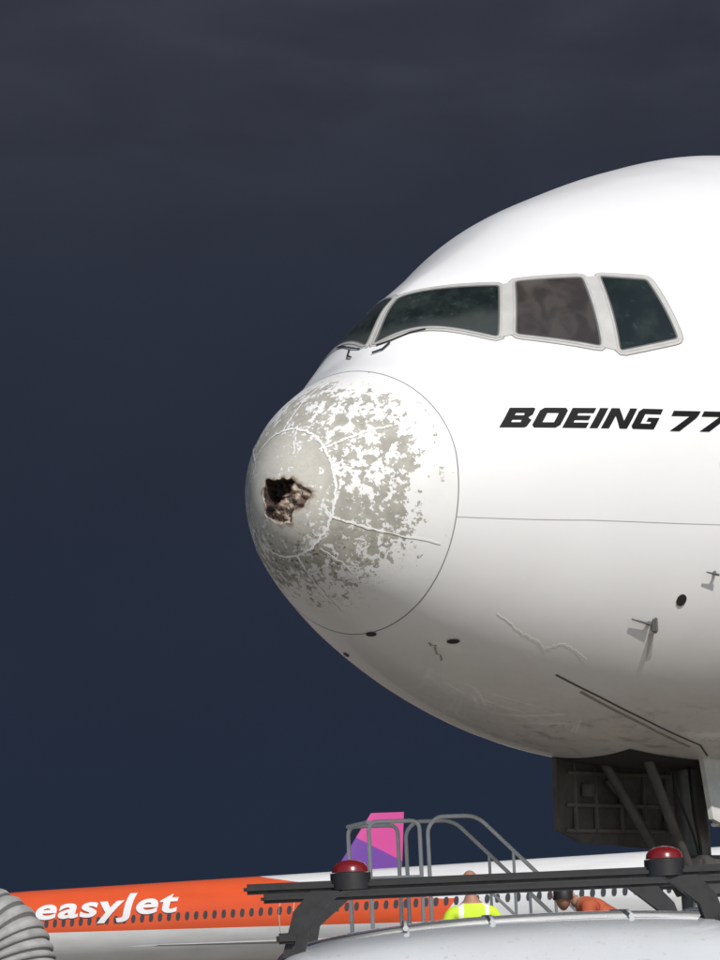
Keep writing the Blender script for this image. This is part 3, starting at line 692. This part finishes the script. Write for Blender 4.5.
def person(name,loc,yaw,shirt,trous,hairm,bald,lean=0.,h=1.78,hyaw=0.,hp_=None):
    Pn=empty(name,loc,yaw); k=h/1.78
    def L(y_,z):
        dz=z-.95; return (y_*math.cos(lean)+dz*math.sin(lean)) , .95+dz*math.cos(lean)-y_*math.sin(lean)
    V=[];Ed=[]
    def add(x,y,z,r,par=None,tors=True):
        if tors and z>.95: y,z=L(y,z)
        V.append(((x*k,y*k,z*k),(r[0]*k,r[1]*k) if hasattr(r,'__len__') else r*k))
        if par is not None: Ed.append((par,len(V)-1))
        return len(V)-1
    pel=add(0,0,.95,(.165,.115)); sp=add(0,0,1.12,(.15,.105),pel); chs=add(0,.01,1.32,(.175,.12),sp); up=add(0,-.005,1.44,(.13,.09),chs); nk=add(0,0,1.54,(.06,.06),up); add(0,.01,1.60,(.055,.055),nk)
    ends=[]
    for sx in (-1,1):
        sh=add(sx*.185,0,1.43,.068,up)
        if lean>.6:
            shp=V[sh][0]; el=add(sx*.23,shp[1]/k+.04,shp[2]/k-.27,.048,sh,False); wr=add(sx*.22,shp[1]/k+.16,shp[2]/k-.47,.030,el,False)
        else: el=add(sx*.25,-.03,1.16,.048,sh); wr=add(sx*.26,.06,.93,.030,el,False)
        ends.append((V[el][0],V[wr][0],sx))
        hp=add(sx*.095,0,.88,(.10,.10),pel); kn=add(sx*.11,.015,.50,.065,hp); ak=add(sx*.12,-.01,.09,.045,kn); add(sx*.13,.12,.04,(.045,.035),ak)
    bd=skin_chain('body',V,Ed,[shirt,trous,skinm,blk],2)
    bd.data.materials.append(mat('reflective_tape',(.7,.7,.68),.3))
    for pl in bd.data.polygons:
        c=pl.center/k; cz=c.z; z0=cz; 
        if cz>.9 or c.y>.2: z0=.95+(cz-.95)*math.cos(lean)+c.y*math.sin(lean)
        i=0
        if z0<.98: i=1
        if z0<.10: i=3
        if z0>1.51 and abs(c.x)<.1: i=2
        if abs(c.x)>.215 and z0<1.30: i=2
        if i==0 and (1.08<z0<1.13): i=4
        if i==0 and lean<.1 and abs(abs(c.x)-.1)<.025 and z0>1.1: i=4
        pl.material_index=i
    pr=[bd]
    for el,wr,sx in ends: pr+=hand(wr,Vector(wr)-Vector(el),-sx,skinm)
    join('body',pr,Pn)
    hy,hz_=L(.02,1.67); head('head',(0,hy*k,hz_*k),hyaw,hairm,bald,-lean*.5 if hp_ is None else hp_,Pn)
    return Pn
yel=dirty('hi_vis_yellow',(.55,.75,.03),.7,10,.15); org=dirty('faded_orange_overall',(.42,.085,.035),.8,10,.4); nav=dirty('navy_trousers',(.02,.025,.045),.8,8,.3)
hair_g=mat('grey_hair',(.18,.13,.10),.8); hair_b=mat('black_hair',(.012,.010,.010),.6)
WP=empty('work_platform',(1.15,26.2,0)); pp=[box('d',(0,0,.42),(1.7,.8,.05),dk),box('d2',(1.25,0,.74),(.8,.8,.05),dk)]
for xx in (-.8,.8):
    for yy in (-.35,.35): pp.append(tube('l',[(xx,yy,0),(xx,yy,.42)],.03,al))
for xx in (.9,1.6):
    for yy in (-.35,.35): pp.append(tube('l',[(xx,yy,0),(xx,yy,.74)],.03,al))
join('deck_and_legs',pp,WP)
person('ground_worker',(.80,26.1,.445),rad(10),yel,nav,hair_g,True,0,1.88,rad(-20))
person('ground_worker.001',(2.24,26.2,.765),rad(86),org,nav,hair_b,False,1.05,1.80,-1.5,-.2)
# ------------------------------------------------------------------ car with roof bars and beacons
CAR=empty('car',(.42,6.55,0)); cw=mat('car_white_paint',(.66,.68,.70),.22,0,.8); t=NT(cw.node_tree); b=t.n['Principled BSDF']; o=t.obj()
c=t.mix(t.mapr(t.noise(o,2.5,6,.6),.35,.7,0,.3),(.54,.56,.58),(.36,.36,.35)); c=t.mix(t.mapr(t.noise(o,70,3,.6),.62,.70,0,.25),c,(.25,.24,.22)); t.l.new(c,b.inputs['Base Color']); t.l.new(t.mapr(t.noise(o,6,6,.6),.3,.7,.14,.34),b.inputs['Roughness']); t.l.new(t.bump(t.noise(o,1.6,3),.2,.01),b.inputs['Normal'])
cgl=mat('car_glass',(.01,.012,.014),.05,0,0,.6)
def csec(y,zroof,hwr,hwb,zbelt,ybot=.25,crown=.07):
    pts=[(0,zroof)]
    for q in (.2,.4,.6,.75,.87,.95): pts.append((hwr*q,zroof-crown*(q**2.6)))
    pts+=[(hwr,zroof-crown*1.25),(hwr+.02,zroof-crown*2.)]
    pts+=[((hwr+.02)*(1-q)+hwb*.96*q,(zroof-crown*2.)*(1-q)+zbelt*q) for q in (.35,.7,1)]
    pts+=[(hwb,zbelt-.08),(hwb+.01,.62),(hwb-.01,.42),(hwb-.06,ybot),(0,ybot)]
    return [(x_,y,z) for x_,z in pts]+[(-x_,y,z) for x_,z in pts[-2:0:-1]]
R_=1.662
secs=[csec(-.02,.98,.60,.80,.86,.42,.03),csec(.0,1.05,.62,.83,.92,.35,.03),csec(.10,1.30,.62,.86,.96,.28,.04),csec(.22,R_-.09,.65,.875,.97,.25,.055),csec(.34,R_-.035,.66,.88,.98,.25,.06),csec(.55,R_-.008,.67,.885,.98,.25,.062),csec(.95,R_,.68,.89,.98,.25,.065),
 csec(1.5,R_+.004,.68,.89,.98,.25,.065),csec(2.1,R_-.02,.66,.89,.97,.25,.07),csec(2.5,R_-.09,.64,.89,.96,.25,.06),csec(2.9,R_-.32,.62,.885,.95,.25,.05),csec(3.3,1.04,.64,.88,.93,.25,.04),csec(3.9,.96,.66,.86,.86,.26,.04),csec(4.25,.82,.62,.80,.74,.3,.03),csec(4.35,.62,.55,.70,.56,.36,.02)]
body=loft('body',secs,cw,CAR,ang=28)
sb=body.modifiers.new('s','SUBSURF'); sb.levels=1; sb.render_levels=2
mk('rear_window',[(-.56,0,1.08),(.56,0,1.08),(.54,.165,1.50),(-.54,.165,1.50)],[(0,1,2,3)],cgl,CAR)
for sx in (-1,1):
    mk('side_glass',[(sx*.885,.55,1.02),(sx*.885,2.85,1.0),(sx*.72,2.35,1.47),(sx*.73,.62,1.49)],[(0,1,2,3)],cgl,CAR)
    box('pillar',(sx*.80,1.55,1.24),(.03,.09,.5),blk,CAR,.01,Matrix.Rotation(sx*-.33,3,'Y'))
    box('tail_lamp',(sx*.78,.03,.95),(.16,.14,.3),mat('tail_lamp_red',(.45,.01,.01),.15),CAR,.03)
    box('mirror',(sx*1.0,2.55,1.02),(.2,.12,.15),blk,CAR,.04)
    for yy in (.85,3.5): wheel('wheel',(sx*.82,yy,.34),.34,.22,blk,gi,CAR,'X')
    tube('roof_channel',[(sx*.60,.45,R_-.036),(sx*.615,1.,R_-.026),(sx*.615,2.,R_-.036)],.008,mat('channel_grey',(.2,.2,.2),.5),CAR,6)
    for q in (.16,.36): tube('roof_rib',[(sx*q,.42,R_-.020-q*.03),(sx*q,.55,R_-.010-q*.015),(sx*q,1.,R_-.003-q*.015),(sx*q,2.,R_-.016-q*.02)],.007,cw,CAR,6)
mk('windscreen',[(-.60,3.27,1.07),(.60,3.27,1.07),(.56,2.58,R_-.11),(-.56,2.58,R_-.11)],[(0,1,2,3)],cgl,CAR)
box('rear_bumper',(0,-.04,.5),(1.6,.16,.22),blk,CAR,.05); box('number_plate',(0,-.05,.78),(.5,.02,.11),mat('plate_white',(.7,.7,.68),.4),CAR,.004)
RK=empty('roof_rack',(0,0,0)); bk=dirty('rack_black_plastic',(.016,.016,.018),.5,14,.4)
ZB_=CH+.186
for k,y_ in enumerate((7.0,8.0)):
    pr=[box('bar',(.32,y_,ZB_),(1.26,.05,.024),bk,None,.008)]
    for xx,sx in ((-.215,-1),(.795,1)):
        pl=[(xx+sx*.012,1.575 if sx<0 else 1.585),(xx-sx*.040,1.575 if sx<0 else 1.60),(xx-sx*.058,1.66),(xx-sx*.135,ZB_-.012),(xx-sx*.06,ZB_-.010),(xx-sx*.018,1.68)]
        n_=len(pl); vs=[(a,y_-.035,b_) for a,b_ in pl]+[(a,y_+.035,b_) for a,b_ in pl]
        pr.append(mk('ft',vs,[tuple(range(n_)),tuple(range(n_,2*n_))[::-1]]+[(i,(i+1)%n_,n_+(i+1)%n_,n_+i) for i in range(n_)],bk))
        pr.append(box('cl',(xx-sx*.0,y_-.045,1.62),(.045,.02,.025),bk,None,.006))
    join('crossbar_%d'%(k+1),pr,RK)
def beacon(x_,y_,parent):
    rl=mat('beacon_red_lens',(.20,.008,.010),.25,0,.5); rl.node_tree.nodes['Principled BSDF'].inputs['Transmission Weight'].default_value=.25
    ring=[]
    for z,r in ((.0,.047),(.014,.047),(.016,.043),(.027,.041),(.036,.034),(.042,.020),(.045,.002)):
        ring.append([(x_+r*math.cos(a),y_+r*math.sin(a),ZB_+.014+z) for a in np.linspace(0,2*math.pi,33)[:-1]])
    o1=loft('b',ring[2:],rl); o2=loft('c',[[(a,b_,c_-.024) for a,b_,c_ in ring[0]],ring[1]],bk)
    join('beacon',[o1,o2],parent)
beacon(-.062,7.0,RK); beacon(.665,7.0,RK)
# ------------------------------------------------------------------ ribbed ground air hose, left edge
HS=empty('ground_air_hose',(0,0,0)); hm=dirty('hose_grey_fabric',(.34,.34,.33),.7,14,.6)
path=rnd([(-2.4,12.3,.22),(-2.0,12.2,.7),(-1.84,12.1,1.80),(-1.48,12.0,1.78),(-1.34,11.9,1.25),(-1.20,11.9,.25),(-.9,11.6,.2)],.38,12)
fine=[]; P3=[Vector(p) for p in path]
for i in range(len(P3)-1):
    n_=max(1,int((P3[i+1]-P3[i]).length/.006))
    for k in range(n_): fine.append(P3[i].lerp(P3[i+1],k/n_))
rr_=[.146+.014*abs(math.sin(i*math.pi/5)) for i in range(len(fine))]
ho=tube('hose',fine,rr_,hm,HS,28)
lo_=mat('hose_rib_dark',(.10,.10,.098),.8); ho.data.materials.append(lo_)  # darker stripe at each groove between the ribs
for i,pl in enumerate(ho.data.polygons):
    if (i//28)%5==4: pl.material_index=1
